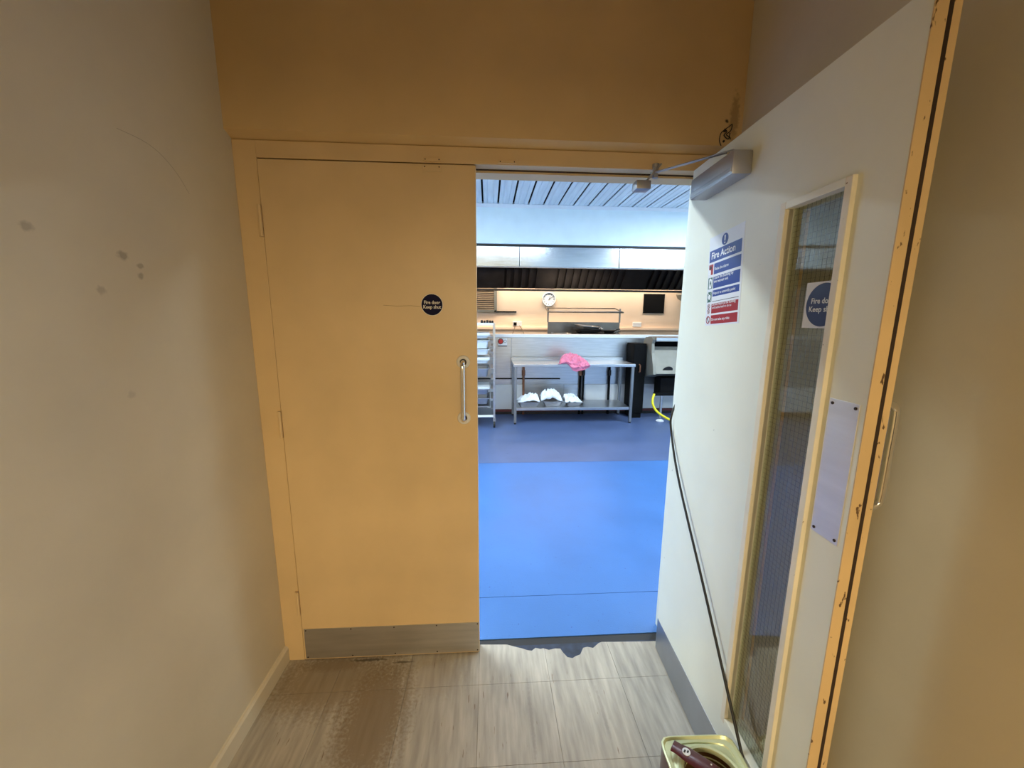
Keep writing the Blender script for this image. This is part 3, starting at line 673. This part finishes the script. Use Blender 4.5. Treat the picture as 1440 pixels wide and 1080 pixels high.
# bratt pan style unit at right with leg and hose
bp = empty('catering_unit', (3.55, 3.85, 0)); tag(bp, 'grey open-fronted steel catering unit on a leg beside the table', 'catering unit')
bp_prof = [(-.16, .69), (.22, .60), (.25, 1.12), (.18, 1.19), (-.02, 1.20), (-.08, 1.17), (-.04, 1.11), (-.06, .98), (-.13, .80)]
side = MB().prism(bp_prof, 'x', -.48, -.44); side.build('side_panel', m_bratt, bp)
side = MB().prism(bp_prof, 'x', .44, .48); side.build('side_panel', m_bratt, bp)
box('shade_back_panel', m_blackp, bp, -.44, .44, .20, .24, .62, 1.15)  # coloured black to paint the shade in the recess under the lip
MB().prism([(-.10, 1.195), (-.10, 1.15), (-.085, 1.14), (.19, 1.185), (.19, 1.20)], 'x', -.44, .44).build('top_lip', m_steel, bp)
MB().prism([(.06, 1.06), (.075, 1.06), (-.06, .80), (-.09, .80)], 'x', -.44, .44).build('tilted_panel', m_bratt, bp)
MB().prism([(-.17, .70), (-.10, .80), (-.08, .80), (.20, .63), (.20, .60)], 'x', -.44, .44).build('bottom_lip', m_bratt, bp)
MB().lathe([(0, 0), (.05, 0), (.055, .004), (0, .006)], 20, Matrix.Translation((-.27, -.138, .755)) @ Matrix.Rotation(math.radians(118), 4, 'X') @ Matrix.Scale(1.3, 4, (1, 0, 0))).build('spout_hole', m_dark, bp, smooth=True)
box('pedestal', m_blackp, bp, -.30, .40, -.02, .20, .36, .62, bev=.01)
box('cross_bar', m_blackp, bp, -.42, .42, -.10, -.05, .375, .415, bev=.004)
for x in (-.30, .36):
    lg_ = MB().cyl((x, -.075, .03), (x, -.075, .38), .019, 14).build('leg', m_steel, bp, smooth=True)
    MB().lathe([(0, .0), (.055, 0), (.05, .012), (.022, .03), (0, .03)], 20, Matrix.Translation((x, -.075, 0))).build('foot', m_poster, lg_, smooth=True)
cbx = empty('dark_gap_body', (3.02, 4.06, 0)); tag(cbx, 'black cabinet-like body in the dark gap between table and catering unit', 'cabinet')  # black body filling a dark region of unclear make
box('carcass', m_blackp, cbx, -.15, .035, -.12, .165, .08, 1.10, bev=.006); box('plinth', m_blackp, cbx, -.13, .02, -.10, .15, 0, .08)
box('door', m_blackp, cbx, -.145, .03, -.132, -.12, .12, 1.08, bev=.004)
hnd_ = MB().tube([(-.06, -.132, .80), (-.06, -.165, .79), (-.06, -.165, .70), (-.06, -.132, .69)], .010, 10).build('handle', m_copper, cbx, smooth=True)
hs = ease([(3.125, 3.74, .405), (3.10, 3.72, .34), (3.10, 3.70, .26), (3.15, 3.68, .17), (3.26, 3.66, .09), (3.40, 3.64, .03), (3.6, 3.62, .016), (3.9, 3.66, .016)], 8)
tag(MB().tube(hs, .016, 12).build('hose', m_yellow, smooth=True), 'yellow hose hanging from the catering unit to blue floor', 'hose')

# cooking range with overshelf behind the half wall
rg = empty('cooking_range', (2.45, 4.85, 0)); tag(rg, 'steel cooking range with raised overshelf behind the half wall', 'cooking range')
box('body', m_steel_d, rg, -.64, .64, -.40, .42, .08, 1.13, bev=.006); box('plinth', m_dark, rg, -.60, .60, -.36, .38, 0, .08)
box('splash_panel', m_rail, rg, -.635, .64, .40, .42, 1.12, 1.385, bev=.003)
for x in (-.632, .637): box('upright', m_rail, rg, x-.012, x+.012, .40, .425, 1.38, 1.62, bev=.003)
box('shelf_plate', m_steel_d, rg, -.63, .63, .30, .62, 1.570, 1.575)
MB().tube([(-.64, .62, 1.628), (.62, .62, 1.628)], .011, 10).build('shelf_rail', m_rail, rg, smooth=True)
MB().tube([(-.645, .30, 1.555), (.66, .30, 1.555)], .012, 10).build('shelf_rail', m_rail, rg, smooth=True)
MB().tube([(.62, .62, 1.628), (.66, .30, 1.555)], .011, 10).build('shelf_rail', m_rail, rg, smooth=True)
MB().tube([(-.64, .62, 1.628), (-.645, .30, 1.555)], .011, 10).build('shelf_rail', m_rail, rg, smooth=True)
for i, (x, y, z, tilt, sx) in enumerate(((2.42, 4.80, 1.131, 0, .20), (2.43, 4.80, 1.180, .0, .20), (2.42, 4.81, 1.232, -.03, .195), (2.41, 4.82, 1.288, .07, .17))):
    o = empty('roasting_tin', (x, y, z)); o.rotation_euler = (.05*i % .08, tilt, .1*i-.1)
    tag(o, ['bottom dark roasting tin of the stack on the range', 'second lowest dark roasting tin of the stack on the range', 'third dark roasting tin up the stack on the range', 'topmost tilted roasting tin on the stack on the range'][i], 'roasting tin', 'roasting tins stacked on the range')
    def rc(s1, s2, r, z): return [(a, b, z) for a, b in rrect(-s1, s1, -s2, s2, r, 4)]
    loft([rc(sx-.03, .12, .02, 0), rc(sx-.005, .145, .03, .042), rc(sx+.012, .160, .035, .046), rc(sx+.012, .160, .035, .041)], cap_first=True).build('pan_body', m_dark if i < 3 else m_steel_d, o, smooth=True)
    MB().tube([(sx, -.05, .042), (sx+.035, -.045, .05), (sx+.035, .045, .05), (sx, .05, .042)], .006, 8).build('handle', m_chrome if i == 2 else m_dark, o, smooth=True)
for i, (x, z) in enumerate(((2.815, 1.131), (2.815, 1.172), (2.805, 1.215))):
    o = empty('frying_pan', (x, 5.02, z)); tag(o, ['bottom', 'middle', 'topmost'][i]+' dark frying pan of the stack right of roasting tins', 'frying pan', 'frying pans stacked on the range')
    MB().lathe([(0, 0), (.10, 0), (.135, .038), (.140, .040), (.132, .036), (.098, .005), (0, .005)], 28).build('pan_body', m_dark, o, smooth=True)
    MB().tube([(.13, 0, .034), (.17, .01, .05), (.22, .02, .056)], .009, 8).build('handle', m_chrome if i else m_dark, o, smooth=True)
o = empty('steel_dish', (1.98, 4.72, 1.131)); tag(o, 'low steel dish on the left end of the cooking range', 'dish')
MB().lathe([(0, 0), (.10, 0), (.13, .07), (.145, .085), (.138, .085), (.10, .01), (0, .01)], 28).build('dish_body', m_steel, o, smooth=True)
MB().tube([(-.14, 0, .083), (-.18, .02, .088), (-.18, -.02, .088), (-.14, -.02, .083)], .005, 8).build('handle', m_steel_d, o, smooth=True)

# peach wall fittings
ck_ = empty('wall_clock', (1.985, 6.30, 1.818)); tag(ck_, 'round white wall clock on the peach wall under hood', 'clock')
RX = Matrix.Rotation(math.radians(90), 4, 'X')
MB().lathe([(.118, 0), (.135, .0), (.138, .02), (.130, .034), (.120, .030), (.118, .012)], 40, RX).build('rim', m_plastic, ck_, smooth=True)
MB().lathe([(0, 0), (0, .012), (.120, .012), (.120, 0)], 40, RX).build('face', m_poster, ck_)
for k in range(12):
    a = 2*PI*k/12; MB().box(-.004, .004, -.0145, -.012, .088, .110, M=Matrix.Rotation(a, 4, 'Y')).build('hour_mark', m_dark, ck_)
MB().box(-.004, .004, -.017, -.0145, -.01, .062, M=Matrix.Rotation(math.radians(25), 4, 'Y')).build('hour_hand', m_dark, ck_)
MB().box(-.003, .003, -.019, -.017, -.012, .092, M=Matrix.Rotation(math.radians(58), 4, 'Y')).build('minute_hand', m_dark, ck_)
lv = empty('louvre_vent', (.55, 6.30, 1.56)); tag(lv, 'louvred vent with grey frame on the peach wall at left', 'vent')
box('backing', m_dark, lv, -.36, .36, -.008, 0, .02, .50)
for x in (-.375, .375): box('frame', m_bratt, lv, x-.028, x+.028, -.05, 0, 0, .52, bev=.003)
for z in (.0, .52): box('frame', m_bratt, lv, -.40, .40, -.05, 0, z, z+.04, bev=.003)
for i in range(13): MB().box(-.345, .345, -.017, .017, -.003, .003, M=Matrix.Translation((0, -.028, .06+.036*i)) @ Matrix.Rotation(math.radians(40), 4, 'X')).build('slat', m_louv, lv)
kr = empty('knife_rack', (1.14, 6.30, 1.568)); tag(kr, 'thin black magnetic strip on the peach wall by the vent', 'knife rack')
box('strip', m_blackp, kr, -.20, .20, -.022, 0, -.014, .014, bev=.003)
for x in (-.19, .19): box('end_cap', m_dark, kr, x-.011, x+.011, -.024, 0, -.016, .016, bev=.003)
ns = empty('black_panel', (4.13, 6.30, 1.755)); tag(ns, 'square black panel on the peach wall at right', 'panel')
box('board', m_blackp, ns, -.215, .215, -.018, 0, -.185, .185, bev=.004)
box('frame', m_dark, ns, -.222, .222, -.014, 0, .185, .192); box('frame', m_dark, ns, -.222, .222, -.014, 0, -.192, -.185)
tk = empty('cable_trunking', (0, 6.297, 1.25)); tag(tk, 'long pale cable trunking running along the peach wall', 'trunking')
box('channel', m_peach, tk, -2.2, 5.19, -.035, 0, -.03, .025, bev=.003); box('cover', m_peach, tk, -2.2, 5.19, -.041, -.035, -.022, .018, bev=.002)
box('lower_edge', m_louv, tk, -2.2, 5.19, -.03, 0, -.048, -.03)
for x, l in ((1.36, 'left twin socket with black plug above the trunking'), (3.80, 'right white twin socket above the trunking')):
    o = empty('wall_socket', (x, 6.30, 1.335)); tag(o, l, 'socket')
    box('plate', m_white, o, -.09, .09, -.03, 0, -.045, .045, bev=.004)
    for dx in (-.04, .045): box('rocker', m_poster, o, dx-.012, dx+.012, -.034, -.03, .008, .03)
    if x < 2:
        box('plug', m_blackp, o, -.075, -.015, -.07, -.03, -.03, .03, bev=.006)
        for sx in (-1, 1): MB().tube(ease([(-.045 if sx < 0 else .04, -.05, -.03), (-.06*1.0 if sx < 0 else .09, -.05, -.10), (-.10 if sx < 0 else .14, -.045, -.22), (-.10 if sx < 0 else .14, -.045, -.35)], 5), .006, 6).build('flex', m_louv, o, smooth=True)
ld = empty('dome_fitting', (4.66, 6.12, 1.90)); tag(ld, 'grey dome fitting below the hood at far right of peach wall', 'fitting')
MB().lathe([(0, -.10), (.06, -.09), (.12, -.05), (.15, .02), (.14, .05), (0, .05)], 24).build('dome', m_bratt, ld, smooth=True)
MB().cyl((0, 0, .05), (0, .0, .09), .03, 14).build('stem', m_steel_d, ld, smooth=True)
box('bracket', m_steel_d, ld, -.03, .03, -.02, .179, .08, .11)
